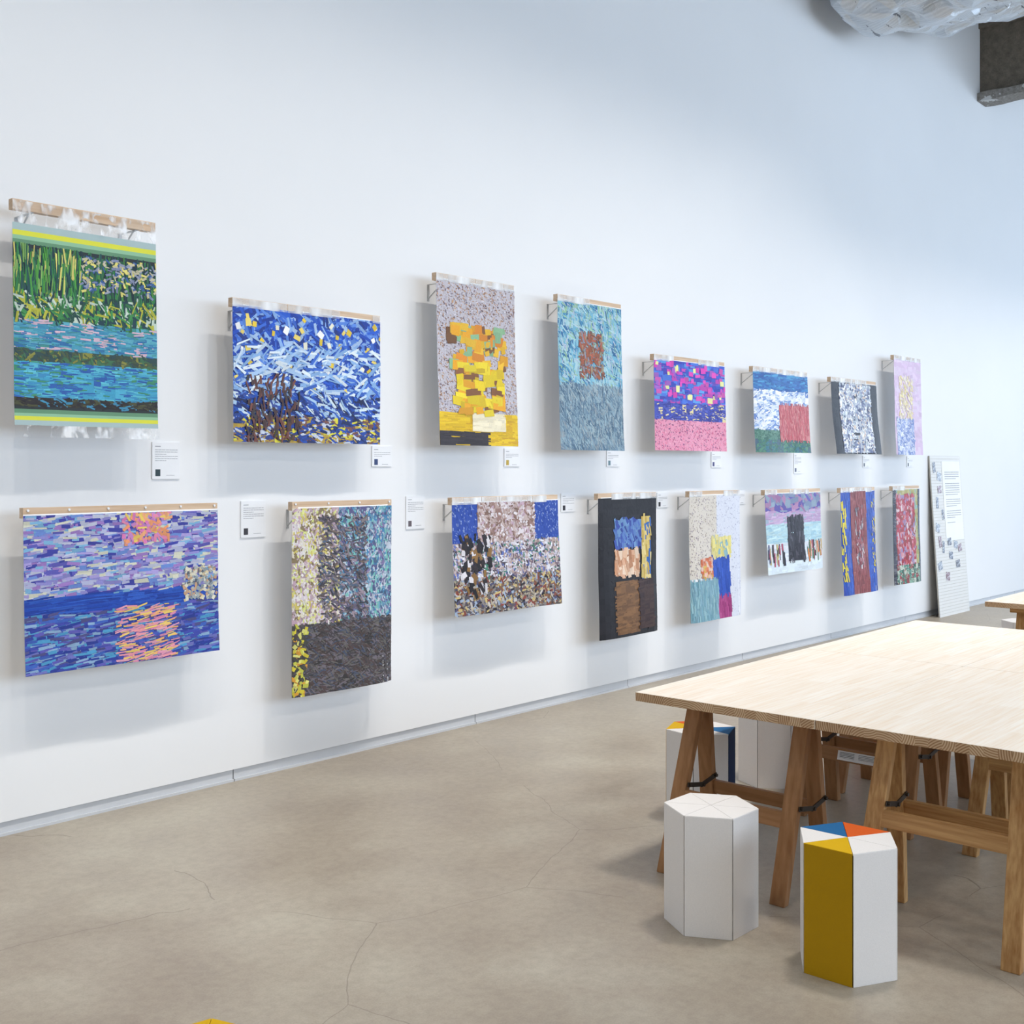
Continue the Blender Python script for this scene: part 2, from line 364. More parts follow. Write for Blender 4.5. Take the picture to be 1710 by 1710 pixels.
def trestle(name, label, xf0, xf1, ya, yb, wood, zs, top_rail=False, sticker=False, strap=True, ztop=0.665):
    """ya, yb = (foot y, top y) of the end nearer the wall and of the end nearer the viewer"""
    xm = (xf0 + xf1) / 2
    e = empty(name, (xm, (ya[0] + yb[0]) / 2, 0)); ex, ey = e.location.x, e.location.y
    tag(e, label, 'trestle', 'wooden folding trestles under the tables')
    zt = ztop - (0.055 if top_rail else 0.0)
    ww, tt = 0.062, 0.034
    def pos(side, end, z):
        xf = xf0 if side < 0 else xf1; xt = xm + side * 0.024; f = z / zt
        yf, yt = ya if end == 0 else yb
        return xf + (xt - xf) * f - ex, yf + (yt - yf) * f - ey
    for end in (0, 1):
        for side in (-1, 1):
            p = []
            for z in (0.0, zt):
                x, y = pos(side, end, z)
                p += [(x - tt / 2, y - ww / 2, z), (x + tt / 2, y - ww / 2, z), (x + tt / 2, y + ww / 2, z), (x - tt / 2, y + ww / 2, z)]
            MB().hexa(p).build('leg', wood + '_z', e, 0.003)
        # folding metal strap between the two legs
        if strap:
            zz = zs + 0.05
            x0, y0 = pos(-1, end, zz); x1, y1 = pos(1, end, zz)
            yy = y0 - ww / 2 - 0.006; zm = zz - 0.02; xc = (x0 + x1) / 2
            s = MB().bar((x0 - 0.012, yy, zz), (xc + 0.012, yy - 0.004, zm), 0.004, 0.018)
            s.bar((xc - 0.012, yy - 0.001, zm), (x1 + 0.012, yy + 0.001, zz), 0.004, 0.018)
            so_ = s.build('folding_strap', 'strap_metal', e)
            for (px_, pz_) in ((x0, zz), (xc, zm), (x1, zz)): MB().prism((px_, yy + 0.004, pz_), (0, -1, 0), 0.007, 0.014, 8).build('rivet', 'strap_metal', so_)
    for side in (-1, 1):
        p = []
        for z in (zs - 0.028, zs + 0.028):
            (x0, y0), (x1, y1) = pos(side, 1, z), pos(side, 0, z)
            dx = 0.012
            o_ = side * 0.004
            p += [(x0 - dx + o_, y0 + ww / 2 - 0.002, z), (x0 + dx + o_, y0 + ww / 2 - 0.002, z), (x1 + dx + o_, y1 - ww / 2 + 0.002, z), (x1 - dx + o_, y1 - ww / 2 + 0.002, z)]
        st = MB().hexa(p).build('stretcher', wood + '_y', e, 0.002)
        if sticker and side < 0:
            xs0 = min(q[0] for q in p) - 0.003
            k = MB(); ymid = (yb[1] + ya[1]) / 2 - ey
            k.hexa([(p[0][0] - 0.003, ymid - 0.13, zs - 0.02), (p[0][0] - 0.0002, ymid - 0.13, zs - 0.02), (p[0][0] - 0.0002, ymid + 0.10, zs - 0.02), (p[0][0] - 0.003, ymid + 0.10, zs - 0.02),
                    (p[4][0] - 0.003, ymid - 0.13, zs + 0.02), (p[4][0] - 0.0002, ymid - 0.13, zs + 0.02), (p[4][0] - 0.0002, ymid + 0.10, zs + 0.02), (p[4][0] - 0.003, ymid + 0.10, zs + 0.02)])
            lb = k.build('sticker', 'card_white', st); lb['label'] = 'white printed sticker'
            q = MB()
            for r in range(5):
                z = zs + 0.012 - r * 0.006; x = p[0][0] + (p[4][0] - p[0][0]) * (z - zs + 0.028) / 0.056 - 0.0036
                q.box(x, ymid + 0.02, z, x + 0.0006, ymid + 0.09, z + 0.0022)
                q.box(x, ymid - 0.11, z, x + 0.0006, ymid + 0.0, z + 0.0018)
            q.build('print_lines', 'ink', lb)['kind'] = 'stuff'
    if top_rail:
        MB().box(-0.06, min(ya[1], yb[1]) - ey - 0.07, zt, 0.06, max(ya[1], yb[1]) - ey + 0.07, ztop).build('top_rail', wood + '_y', e, 0.003)
    return e
trestle('trestle', 'dark beech folding trestle behind the plain white stool, front left', 3.765, 4.10, (-2.375, -2.43), (-2.875, -2.90), 'beech', 0.295)
trestle('trestle', 'striped pine folding trestle at the front right, its long leg reaching lowest', 3.767, 4.10, (-3.18, -3.23), (-3.70, -3.69), 'pine', 0.375)
trestle('trestle', 'folding trestle carrying a white printed sticker on its lower rail', 4.81, 5.14, (-2.40, -2.43), (-2.90, -2.90), 'beech', 0.295, sticker=True)
trestle('trestle', 'pine trestle with a thick top rail, far end of the front right table top', 4.78, 5.13, (-3.19, -3.22), (-3.72, -3.70), 'pine', 0.375, top_rail=True)
trestle('trestle', 'shaded trestle under the near end of the rear left table top', 5.27, 5.60, (-2.36, -2.40), (-2.86, -2.86), 'beech', 0.295)
trestle('trestle', 'shaded trestle under the near end of the rear right table top', 5.27, 5.60, (-3.18, -3.2), (-3.68, -3.68), 'pine', 0.375)
trestle('trestle', 'furthest trestle under the rear left table top', 6.18, 6.50, (-2.36, -2.40), (-2.86, -2.86), 'beech', 0.295)
trestle('trestle', 'furthest trestle under the rear right table top', 6.18, 6.50, (-3.15, -3.18), (-3.65, -3.65), 'pine', 0.375)
trestle('trestle', 'trestle with a top rail under the separate far table at the right edge', 7.98, 8.30, (-2.29, -2.29), (-2.79, -2.79), 'pine', 0.375, top_rail=True)

# ------------------------------------------------------------ hexagonal stools
def stool(x, y, ang, cols_side, cols_top, label, rz=0.0):
    """vertex k at ang + 60k degrees; panel k lies between vertices k and k+1"""
    r, H = 0.165, 0.41
    e = empty('hexagonal_stool', (x, y, 0)); tag(e, label, 'stool', 'hexagonal cardboard stools')
    th = 0.006; gap = 0.0018
    P = [Vector((r * math.cos(math.radians(ang + 60 * k)), r * math.sin(math.radians(ang + 60 * k)), 0)) for k in range(6)]
    core = MB(); b0 = [p * 0.955 for p in P]
    core.v = [tuple(p + Vector((0, 0, 0.004))) for p in b0] + [tuple(p + Vector((0, 0, H - 0.008))) for p in b0]
    core.f = [(k, (k + 1) % 6, 6 + (k + 1) % 6, 6 + k) for k in range(6)] + [(5, 4, 3, 2, 1, 0), (6, 7, 8, 9, 10, 11)]
    core.build('core', 'dark_gap', e)
    for k in range(6):
        p, q = P[k], P[(k + 1) % 6]; d = (q - p).normalized()
        n = Vector((d.y, -d.x, 0))
        a_, b_ = p + d * gap, q - d * gap
        ai, bi = a_ - n * th + d * th * 0.577, b_ - n * th - d * th * 0.577
        up = Vector((0, 0, H - 0.0005))
        MB().hexa([a_, b_, bi, ai, a_ + up, b_ + up, bi + up, ai + up]).build('side_panel', 'canvas_' + cols_side[k], e, 0.0012)
        # triangular lid piece
        c = (p + q) / 3.0
        tri = [Vector((0, 0, 0)), p, q]; tri = [c + (s - c) * 0.985 for s in tri]
        vv = [tuple(s + Vector((0, 0, H - 0.004))) for s in tri] + [tuple(s + Vector((0, 0, H + 0.001 + (0.001 if i == 0 else 0)))) for i, s in enumerate(tri)]
        tp = mesh('top_panel', vv, [(2, 1, 0), (3, 4, 5), (0, 1, 4, 3), (1, 2, 5, 4), (2, 0, 3, 5)], 'canvas_' + cols_top[k], e)
    return e
Wt = 'white'
stool(3.461, -2.779, -1, [Wt] * 6, [Wt] * 6, 'plain white hexagonal stool in front of the table')
# vertices from 31.5: panels 0: blue(30-90) 1: white(90-150) 2: yellow(150-210) 3: white 4: white 5: orange(330-30)
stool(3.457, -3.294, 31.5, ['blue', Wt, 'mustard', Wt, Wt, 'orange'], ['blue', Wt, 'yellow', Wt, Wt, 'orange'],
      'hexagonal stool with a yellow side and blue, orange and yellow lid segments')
# panels: 0 left-front,1 front,2 right-front(navy),3 ,4, 5
stool(4.46, -2.09, 141, [Wt, Wt, 'navy', Wt, 'orange', 'yellow'], [Wt, Wt, 'blue', Wt, 'orange', 'yellow'],
      'hexagonal stool with a navy side and yellow lid corner, behind the front trestle')
stool(5.225, -2.015, 126, [Wt] * 6, [Wt] * 6, 'plain white hexagonal stool at the wall side, half hidden by the table')
stool(6.23, -2.03, 126, [Wt, 'orange', Wt, Wt, 'blue', 'yellow'], [Wt, 'orange', Wt, Wt, 'blue', 'yellow'],
      'hexagonal stool with an orange side, seen between trestle legs far back')
stool(9.25, -1.93, 110, [Wt] * 6, [Wt] * 6, 'plain white hexagonal stool under the separate far table')
stool(1.290, -2.954, 48, ['yellow', Wt, Wt, 'orange', Wt, Wt], ['yellow', Wt, Wt, 'orange', Wt, 'yellow'],
      'stool of which only a yellow lid corner shows at the bottom picture edge')

# ------------------------------------------------------------ hanging collages
DF = 0.16
P_ = lambda *hexes: [s2l(tuple(int(h[i:i + 2], 16) for i in (0, 2, 4))) for h in hexes]

class Sheet:
    """sheet hanging from the front of a rail; s across, t down (metres)"""
    def __init__(s, W, H, lean, wave, seed, curl=0.0):
        s.W, s.H, s.lean, s.wave, s.seed, s.curl = W, H, lean, wave, seed, curl
    def p(s, a, t, off=0.0):
        k = max(0.0, t) / s.H
        y = -s.lean * k ** 1.6 - s.wave * k * math.sin(a * 9.0 + s.seed) - s.wave * 0.4 * math.sin(t * 11 + s.seed * 2) * k
        ed = max(0.0, 1 - a / 0.09) + max(0.0, 1 - (s.W - a) / 0.09)
        y += s.curl * ed * ed * k
        return (a, y - off, -t)

def grid_sheet(name, sh, s0, s1, t0, t1, mat, parent, off=0.0, n=14, crump=0.0, thick=0.0008):
    vv = []; ny = max(3, int(n * (t1 - t0) / (s1 - s0)))
    for j in range(ny + 1):
        for i in range(n + 1):
            x, y, z = sh.p(s0 + (s1 - s0) * i / n, t0 + (t1 - t0) * j / ny, off)
            if crump: y += crump * noise.noise(Vector((x * 14, z * 14, sh.seed))) * (1 if 0 < j else 0)
            vv.append((x, y, z))
    ff = [(j * (n + 1) + i, (j + 1) * (n + 1) + i, (j + 1) * (n + 1) + i + 1, j * (n + 1) + i + 1) for j in range(ny) for i in range(n)]
    o = mesh(name, vv, ff, mat, parent, True)
    if thick:
        m = o.modifiers.new('thickness', 'SOLIDIFY'); m.thickness = thick; m.offset = -1
    return o

def collage(sh, t0, t1, zones, parent, rnd):
    """paper scraps glued on the sheet. zone = (u0,u1,v0,v1, palette, count, length, height, angle, spread[, weight jitter])"""
    vv, ff, cc = [], [], []
    W, Hh = sh.W, t1 - t0
    levels = []
    for zi, z in enumerate(zones):
        u0, u1, v0, v1, pal, cnt, ln, ht, ang, spr = z[:10]
        mode = z[10] if len(z) > 10 else 'strip'
        a0, a1, b0, b1 = u0 * W, u1 * W, t0 + v0 * Hh, t0 + v1 * Hh
        lv = 0
        for (q, l_) in levels:
            if q[0] < u1 - 1e-6 and u0 < q[1] - 1e-6 and q[2] < v1 - 1e-6 and v0 < q[3] - 1e-6: lv = max(lv, l_ + 1)
        levels.append((z[:4], lv)); base = 0.0014 + lv * 0.0017
        # ground paper of the zone in coarse patches
        nx = max(2, int((a1 - a0) / 0.05)); ny = max(2, int((b1 - b0) / 0.04))
        if mode != 'over':
            for i in range(nx):
                for j in range(ny):
                    q = [(a0 + (a1 - a0) * (i + di) / nx, b0 + (b1 - b0) * (j + dj) / ny) for di, dj in ((0, 0), (0, 1), (1, 1), (1, 0))]
                    b = len(vv); vv += [sh.p(x, y, base) for x, y in q]; ff.append((b, b + 1, b + 2, b + 3))
                    c = pal[0] if mode == 'flat' or mode == 'dots' else rnd.choice(pal)
                    cc += [c] * 4
        for k in range(cnt):
            cxp, cyp = rnd.uniform(a0, a1), rnd.uniform(b0, b1)
            l = ln * rnd.uniform(0.5, 1.5); h = ht * rnd.uniform(0.6, 1.4)
            an = math.radians(ang + rnd.uniform(-spr, spr)); ca_, sa_ = math.cos(an), math.sin(an)
            off = base + 0.0002 + 0.0011 * k / max(1, cnt)
            b = len(vv)
            for dx, dy in ((-1, -1), (-1, 1), (1, 1), (1, -1)):
                dx *= l / 2 * rnd.uniform(0.8, 1.1); dy *= h / 2 * rnd.uniform(0.8, 1.1)
                x = min(max(cxp + dx * ca_ - dy * sa_, max(0, a0 - 0.02)), min(W, a1 + 0.02)); y = min(max(cyp + dx * sa_ + dy * ca_, max(t0, b0 - 0.02)), min(t1, b1 + 0.02))
                vv.append(sh.p(x, y, off))
            ff.append((b, b + 1, b + 2, b + 3))
            c = rnd.choice(pal[1:] if mode in ('dots',) else pal); g = rnd.uniform(0.85, 1.12)
            cc += [tuple(min(1, q * g) for q in c)] * 4
    me = bpy.data.meshes.new('paper_collage'); me.from_pydata(vv, [], ff); me.materials.append(MATS['collage_paper'])
    at = me.color_attributes.new('Col', 'FLOAT_COLOR', 'POINT')
    at.data.foreach_set('color', [q for c in cc for q in (*c, 1.0)])
    me.update()
    o = link(bpy.data.objects.new('paper_collage', me), parent); o['kind'] = 'stuff'
    return o

def bracket_mesh():
    m = MB()
    m.box(-0.008, -0.003, -0.10, 0.008, 0, 0.0)
    m.box(-0.008, -0.15, -0.003, 0.008, 0, 0.0)
    m.bar((0, -0.002, -0.085), (0, -0.12, -0.003), 0.006, 0.005)
    return m
RH = 0.045
def artwork(label, X0, X1, ztop, zbot, zones, lean=0.02, wave=0.006, seed=1, curl=0.0, top=0.034, bottom=0.0, tape=True, pins=0, film_margin=False, stripes=()):
    rnd = random.Random(seed * 31)
    W = X1 - X0; H = ztop - zbot
    e = empty('hanging_collage', (X0, -DF, ztop)); tag(e, label, 'artwork', 'collages hanging on the wall')
    MB().box(0, 0, -RH, W, 0.035, 0).build('rail', 'rail_x', e, 0.0015)
    for s in (0.09, W - 0.09):
        b = bracket_mesh().build('bracket', 'bracket_metal', e); b.location = (s, DF, -RH)
    sh = Sheet(W, H, lean, wave, seed, curl)
    t0, t1 = top, H - bottom
    if film_margin:
        grid_sheet('clear_film', sh, 0, W, 0.004, t0, 'clear_film', e, 0.003, 40, 0.018, 0)
        grid_sheet('clear_film', sh, 0, W, t1, H, 'clear_film', e, 0.003, 40, 0.03, 0)
    else:
        # tape strips over the rail, their whitish patches painted as glare
        if tape:
            s = 0.0
            while s < W:
                l = min(rnd.uniform(0.12, 0.35), W - s)
                if rnd.random() < 0.75:
                    MB().box(s, -0.0032, -RH * 0.98, s + l - 0.004, -0.0022, -0.002).build('glare_tape', 'glare_tape_film', e)
                s += l
    for i in range(pins):
        s = 0.02 + (W - 0.04) * i / (pins - 1)
        MB().prism((s, 0.004, -0.012), (0, -1, 0), 0.0055, 0.010, 8).build('push_pin', 'card_white', e)
    grid_sheet('backing_sheet', sh, 0.0, W, t0 - (0.006 if not film_margin else 0), t1, 'sheet_paper', e, 0.0002, 18, 0, 0.0006)
    for a_, b_, c in stripes:
        nm = 'stripe_paper_%d_%d_%d' % c
        if nm not in MATS: plain(nm, c, 0.5)
        grid_sheet('border_stripe', sh, 0, W, t0 + a_ * (t1 - t0), t0 + b_ * (t1 - t0), nm, e, 0.0016, 24, 0, 0)
    collage(sh, t0, t1, zones, e, rnd)
    return e, sh

# 1 green and turquoise, striped border, film margins
dk = P_('14343a', '1d4a4c', '1f5a3e', '3a6f4a', '0e2a2e', '2f7f46', '4f8f3a', '16303f')
artwork('tall dark green and turquoise collage with yellow striped borders and clear film margins', 2.17, 2.84, 2.735, 1.728, [
    (0, 1, 0.12, 0.33, dk, 500, .07, .008, 90, 14), (0.0, 0.45, 0.12, 0.33, P_('2f7f46', '4f9f3a', '7fae5a', 'd8d070', '1d4a4c'), 130, .08, .006, 90, 8, 'over'),
    (0.45, 1, 0.12, 0.30, P_('7f88a8', 'a0a8bc', 'e6dc7a', '3a5f9a', 'c8c0a0'), 240, .02, .009, 30, 80, 'over'),
    (0, 1, 0.33, 0.47, P_('1d4a3c', '2f6f3a', 'b8b83a', '3f8f4a', '1a3f4a', 'c8d8c8'), 380, .05, .009, 60, 60),
    (0, 1, 0.47, 0.62, P_('4a9fba', '3f8fb4', '5fb0c4', '2f6fa8', '3f8f8a', 'd8b8c8'), 420, .04, .006, 0, 8),
    (0, 1, 0.62, 0.68, P_('3a4a3a', '4a5a3a', '2f4a4a', '8a8a3a', '3f6f4a'), 160, .03, .008, 20, 60),
    (0, 1, 0.68, 0.86, P_('3f9fc4', '4fb0d0', '3a8fc0', '2a5fae', '5fc0d4', '3f8f6a'), 420, .05, .006, 0, 8),
    (0, 1, 0.86, 0.905, P_('33301f', '241c1c', '4a4a2a', '2a2020', '3f8fb4'), 160, .04, .008, 5, 30),], seed=1, stripes=[(0, .035, (169, 191, 191)), (.035, .06, (222, 222, 46)), (.06, .08, (143, 191, 152)), (.08, .10, (95, 143, 106)), (.10, .12, (16, 24, 26)),
    (.905, .92, (16, 24, 26)), (.92, .94, (95, 143, 106)), (.94, .955, (143, 191, 152)), (.955, .975, (222, 222, 46)), (.975, 1, (169, 191, 191))], lean=0.02, top=0.10, bottom=0.05, film_margin=True)
# 2 royal blue
blues = P_('1a48b4', '2258c8', '16389a', '3a6ad0', '5a88dc', '8ab0e4', 'a8c4e8', '1c3484')
artwork('wide royal blue and white paper collage in the upper row, with pale yellow scraps', 3.258, 4.217, 2.436, 1.725, [
    (0, 1, 0, 0.62, blues, 1100, .07, .016, 20, 70), (0, 1, 0.05, 0.6, P_('f4f0d8', 'f0d870', 'ffffff', 'e8c83a'), 60, .03, .026, 0, 90, 'over'),
    (0, 1, 0.25, 0.62, P_('c8dcf0', 'a8c8ec', '88b0e0', 'e0ecf4', '3a68c8'), 260, .09, .014, -10, 45, 'over'),
    (0, 1, 0.62, 0.8, P_('1c4cb0', '16307c', '2a5cc0', 'a8c8e8', '1a2450', 'd8e8f0', '3a50a0'), 420, .06, .012, 25, 35),
    (0, 1, 0.8, 1, P_('1c4cb0', 'e0d83a', '2a3a80', '7a5048', 'c8d0e0', '1a2a5c', 'b89a3a', '24408c'), 520, .035, .01, 8, 35),
    (0.08, 0.42, 0.5, 1, P_('4a3434', '5f3c34', '3a3438', '74443a'), 120, .05, .012, 90, 35, 'over')], seed=2, lean=0.006)
# 3 speckled grey with yellow
artwork('tall speckled grey collage with orange and yellow squares and a yellow lower band', 4.646, 5.322, 2.733, 1.728, [
    (0, 1, 0, 0.80, P_('c4bfc6', 'b8b0b8', 'd8d4dc', '8a6a5a', 'c89a6a', '6a5a68', 'd0c8d8', 'b08868'), 4200, .012, .005, 40, 60, 'dots'),
    (0.14, 0.86, 0.27, 0.52, P_('e6a41c', 'dc8a24', 'e8b82c', '7a5230', '8ab48a', 'e0b020'), 70, .075, .055, 0, 12, 'over'),
    (0.2, 0.8, 0.50, 0.8, P_('e8cc1c', 'ecd42a', 'd8b81c', '8a5a34', 'e6a41c'), 70, .09, .05, 0, 8, 'over'),
    (0, 1, 0.80, 1, P_('e4bc14', 'd8b010', 'ecc81c', 'd8a81a'), 160, .14, .008, 0, 2),
    (0.44, 0.8, 0.80, 0.9, P_('f0e6c8', 'ece0bc'), 40, .12, .02, 0, 2), (0, 0.6, 0.92, 1, P_('332c30', '3a3236'), 30, .1, .012, 0, 2)], seed=3, lean=0.035)
# 4 pale turquoise / grey blue
artwork('tall pale turquoise and grey blue collage with a rust patch, in the upper row', 5.742, 6.43, 2.73, 1.712, [
    (0, 1, 0, 0.55, P_('8cc4d8', '74b4d0', 'a8d0d8', '4a90b8', 'b8c8dc', '9ac4a0', '3a70a0', 'b0d4dc'), 1000, .06, .008, 60, 55),
    (0, 1, 0.55, 1, P_('7c98ac', '6a88a0', '8ca8b8', '5a7890', '9ab4c0', '94a0a8', '4f6c84', 'a8bcc4'), 1300, .06, .006, 70, 40),
    (0.32, 0.68, 0.2, 0.5, P_('8a5238', 'a05a3c', '8c8c9c', '9c8c74', '74483a', 'b06048'), 330, .035, .014, 60, 60, 'over')], seed=4, lean=0.035)
# 5 violet and pink
artwork('wide violet and magenta collage with a pink lower half, in the upper row', 6.822, 7.772, 2.418, 1.722, [
    (0, 1, 0, 0.46, P_('3a58c8', '4a78dc', '3c3cb0', '5a9ae0', '6a4cc0', 'c848b8', '3448b8'), 420, .09, .03, 0, 1),
    (0, 1, 0.02, 0.44, P_('d83cb0', 'e04cb8', 'c850a8', 'eaeaa0', 'a05cc0'), 70, .055, .035, 0, 4, 'over'),
    (0, 1, 0.46, 0.66, P_('3c48b0', '4450b8', '2c3494', '5460c4', 'e8d8a0', '3a3a9a'), 420, .03, .008, 0, 20),
    (0, 1, 0.66, 1, P_('ee9cb8', 'f0a8c0', 'e884a8', 'f4b8c8', 'b84878', '7a4878', 'e87898'), 1300, .012, .006, 40, 60, 'dots')], seed=5, lean=0.02)
# 6 blue white red green
artwork('wide collage of blue and white scraps with a red block and green lower band', 8.2, 9.115, 2.42, 1.721, [
    (0, 1, 0, 0.22, P_('2c6cb0', '3a80c0', '2458a0', '4a98c8', '346cb4'), 260, .09, .014, 0, 6), (0, 1, 0.22, 0.72, P_('dce4f0', 'c0d0e8', '8aa8d8', 'eef2f8', '6a88c4', 'f4f4f8'), 620, .05, .012, -10, 20),
    (0.45, 1, 0.4, 0.84, P_('c8646c', 'd07880', 'b85460', 'd89090', 'c05c64'), 420, .07, .009, 80, 15),
    (0, 1, 0.84, 1, P_('4a7c6c', '3c6c5c', '5a8c74', '3a7484', '4a6478'), 320, .03, .008, 0, 40), (0, 0.45, 0.72, 0.84, P_('4a7868', '5c8878', '3a685c', '6c9484'), 160, .025, .008, 0, 60)], seed=6, lean=0.03)
# 7 black with pale middle
artwork('wide charcoal collage with a pale grey mottled middle, in the upper row', 9.55, 10.48, 2.412, 1.72, [
    (0, 1, 0, 1, P_('2c2e36', '303238', '282a32'), 40, .15, .02, 0, 2), (0.16, 0.84, 0.02, 0.98, P_('c8ccd4', 'a8b0c4', '6a7498', 'eceef2', 'd8c4b4', '8890b0', 'f4f4f6', '4a5070', 'b8c4cc'), 1000, .03, .016, 40, 70)], seed=7, lean=0.05, wave=0.012)
# 8 pale pink
artwork('tall pale pink collage with cream and light blue scraps, last in the upper row', 10.876, 11.515, 2.703, 1.722, [
    (0, 1, 0, 1, P_('dcc4dc', 'd8bcd8', 'e0cce0'), 90, .1, .04, 10, 20), (0.18, 0.68, 0.18, 0.62, P_('e8d8a0', 'f0e4c8', 'e4cc88', 'ead8c0', 'f4e8d8'), 260, .04, .016, 70, 50, 'over'),
    (0.06, 0.72, 0.62, 1, P_('8a9cd0', 'd8dcf0', '6a80c0', 'eceef8', 'a8b4dc'), 420, .04, .010, 40, 60)], seed=8, lean=0.02)
# 9 lilac and blue, orange scraps
artwork('wide lilac and blue strip collage with orange scraps, in the lower row at far left', 2.216, 3.174, 1.426, 0.712, [
    (0, 1, 0, 0.52, P_('8c88c8', 'a89cd4', '5c58b0', 'b4b8d8', '7cb0d4', 'c0c4d8', '3c40a0', '9a78bc', 'd4d4c0', '6c8cd0'), 1500, .055, .014, -2, 8),
    (0.48, 0.72, 0.0, 0.2, P_('e89868', 'e088a8', 'd878b0', 'eca878', 'c884c4', 'e8c860'), 110, .035, .014, 30, 80, 'over'),
    (0, 1, 0.52, 0.63, P_('1c48b0', '2454b8', '183c9c', '2c5cc0'), 160, .16, .008, -2, 2),
    (0, 1, 0.63, 1, P_('3c48a8', '2c3c98', '5c58b0', '4c98c4', '6c70b8', '243890', '88a8c8', '3c60b8', '4c4c80'), 1500, .06, .012, -4, 8),
    (0.45, 0.75, 0.62, 1, P_('ecb070', 'e898a0', 'e8c868', 'e0a0b4', 'd888a8'), 200, .05, .007, -8, 10, 'over'),
    (0.8, 0.99, 0.4, 0.62, P_('a8b0b0', '8c98a0', 'd8c8a0', '5c6470', 'c8a080', 'e0dcc8'), 220, .018, .012, 20, 80, 'over')], seed=9, lean=0.02, tape=False, pins=6)
# 10 mottled, dark below
artwork('tall mottled collage, yellow and lilac above and charcoal below, in the lower row', 3.62, 4.302, 1.42, 0.41, [
    (0, 0.45, 0, 0.62, P_('dccfd8', 'e4dcc8', 'd8c870', 'c8a8b8', 'e8e4e0', '8c7c5c', 'dce08c', 'b8a0a8'), 1200, .018, .010, 90, 60),
    (0.45, 1, 0, 0.62, P_('8cb4c4', '6c9cb8', '4c88b4', 'b8c0d0', '7cc0b8', '5c5c88', 'c8d0dc', '8478a4', '4c6484'), 1500, .02, .009, 90, 50),
    (0.25, 0.72, 0.05, 0.62, P_('4c4850', '5c5458', '74645c', '6c6478', '3c3c48', '847c80', '9c8c98', '586880'), 620, .035, .009, 15, 60, 'over'),
    (0, 1, 0.62, 1, P_('484448', '5c5858', '504440', '6c6864', '3c3838', '746c74', '4c5468', '584848'), 1700, .04, .006, 15, 50),
    (0, 0.12, 0.62, 1, P_('d8c83c', 'c8c850', 'd89c3c', '4c4c44', 'e0dc7c'), 90, .03, .018, 60, 60, 'over')], seed=10, lean=0.02, curl=0.02, tape=False, pins=4)
# 11 blue over beige mosaic
artwork('wide mosaic collage with blue upper corners and a beige, brown and black lower part', 4.775, 5.745, 1.42, 0.715, [
    (0, 1, 0, 0.36, P_('2c4ca8', '3454b0', '24449c', '5c78c4', '8ca0d4'), 900, .014, .007, 60, 50, 'dots'), (0.22, 0.76, 0.0, 0.36, P_('c8b4b0', 'b8a098', 'd8ccd0', '9c7c74', 'c4a8b8', 'e4dce0', '84685c'), 560, .022, .012, 30, 80),
    (0, 1, 0.36, 0.68, P_('dcd8e0', 'c8bcc0', 'b8a49c', 'e8e8f0', '7c6874', 'c0a8a0', '4c4450', 'd0c8d8', '44806c', '5c70b8'), 1300, .022, .011, 40, 70),
    (0, 1, 0.68, 1, P_('5c5458', 'b4a890', '8c8480', '2c2428', 'c8c0b8', '4c4c6c', '84583c', 'a0b0c8', 'd0b878', '8c4438', '6c6460'), 1200, .03, .013, 20, 70),
    (0.06, 0.34, 0.3, 0.85, P_('221c20', '2c2428', '8c6838', '1c181c', 'dcd8dc'), 70, .05, .03, 80, 30, 'over')], seed=11, lean=0.035)
# 12 black with blue, tan, brown
artwork('tall black collage with blue, tan and brown paper blocks, in the lower row', 6.172, 6.852, 1.42, 0.421, [
    (0, 1, 0, 1, P_('1c1a20', '201e24', '18161c'), 60, .2, .02, 0, 2), (0.26, 0.74, 0.16, 0.36, P_('3c54a8', '4c68b8', '34489c', '5c80c0', '6c94c4'), 120, .05, .024, 70, 30),
    (0.26, 0.66, 0.38, 0.56, P_('d8a888', 'e0b898', 'c8906c', 'b8805c', 'ead0b8'), 60, .06, .035, 80, 20),
    (0.72, 0.88, 0.14, 0.7, P_('d8c070', 'e4d08c', 'c8a850', '3468b0'), 60, .07, .016, 85, 10),
    (0.26, 0.66, 0.6, 0.98, P_('7c5838', '86603c', '6c4c30'), 90, .12, .012, -4, 6), (0.66, 0.92, 0.6, 0.96, P_('3c2828', '44302c', '342224'), 50, .1, .012, -4, 4)], seed=12, lean=0.03, curl=0.015)
# 13 cream dotted
artwork('tall cream dotted collage with a bright blue block and pale teal corner', 7.28, 8.0, 1.418, 0.427, [
    (0, 0.52, 0, 0.66, P_('dcd4c8', 'b8a898', '8c7c84', 'c8c0b0', 'a898a8'), 620, .010, .006, 60, 50, 'dots'), (0.52, 1, 0, 1, P_('dcdfea', 'b8bcd0', 'c4c8d8', '9498b8'), 420, .008, .006, 60, 50, 'dots'),
    (0.42, 0.78, 0.34, 0.5, P_('e4d888', 'e8dc98', 'd8cc78', '8cb4bc'), 60, .06, .03, 80, 15), (0.42, 0.76, 0.5, 0.82, P_('2450b8', '2c58c0', '1c48ac'), 90, .08, .02, 85, 10),
    (0.2, 0.42, 0.5, 0.66, P_('d87c50', 'e4b8a8', 'c8643c', 'e8c4b4', 'd8b45c'), 50, .04, .025, 30, 60), (0, 0.52, 0.68, 1, P_('88b0c0', '7ca4b4', '94bcc4', '70a0b0'), 300, .07, .010, 85, 10),
    (0.52, 0.78, 0.82, 1, P_('a8387c', 'b44888', '9c3074'), 50, .08, .012, 88, 6)], seed=13, lean=0.03, curl=0.02)
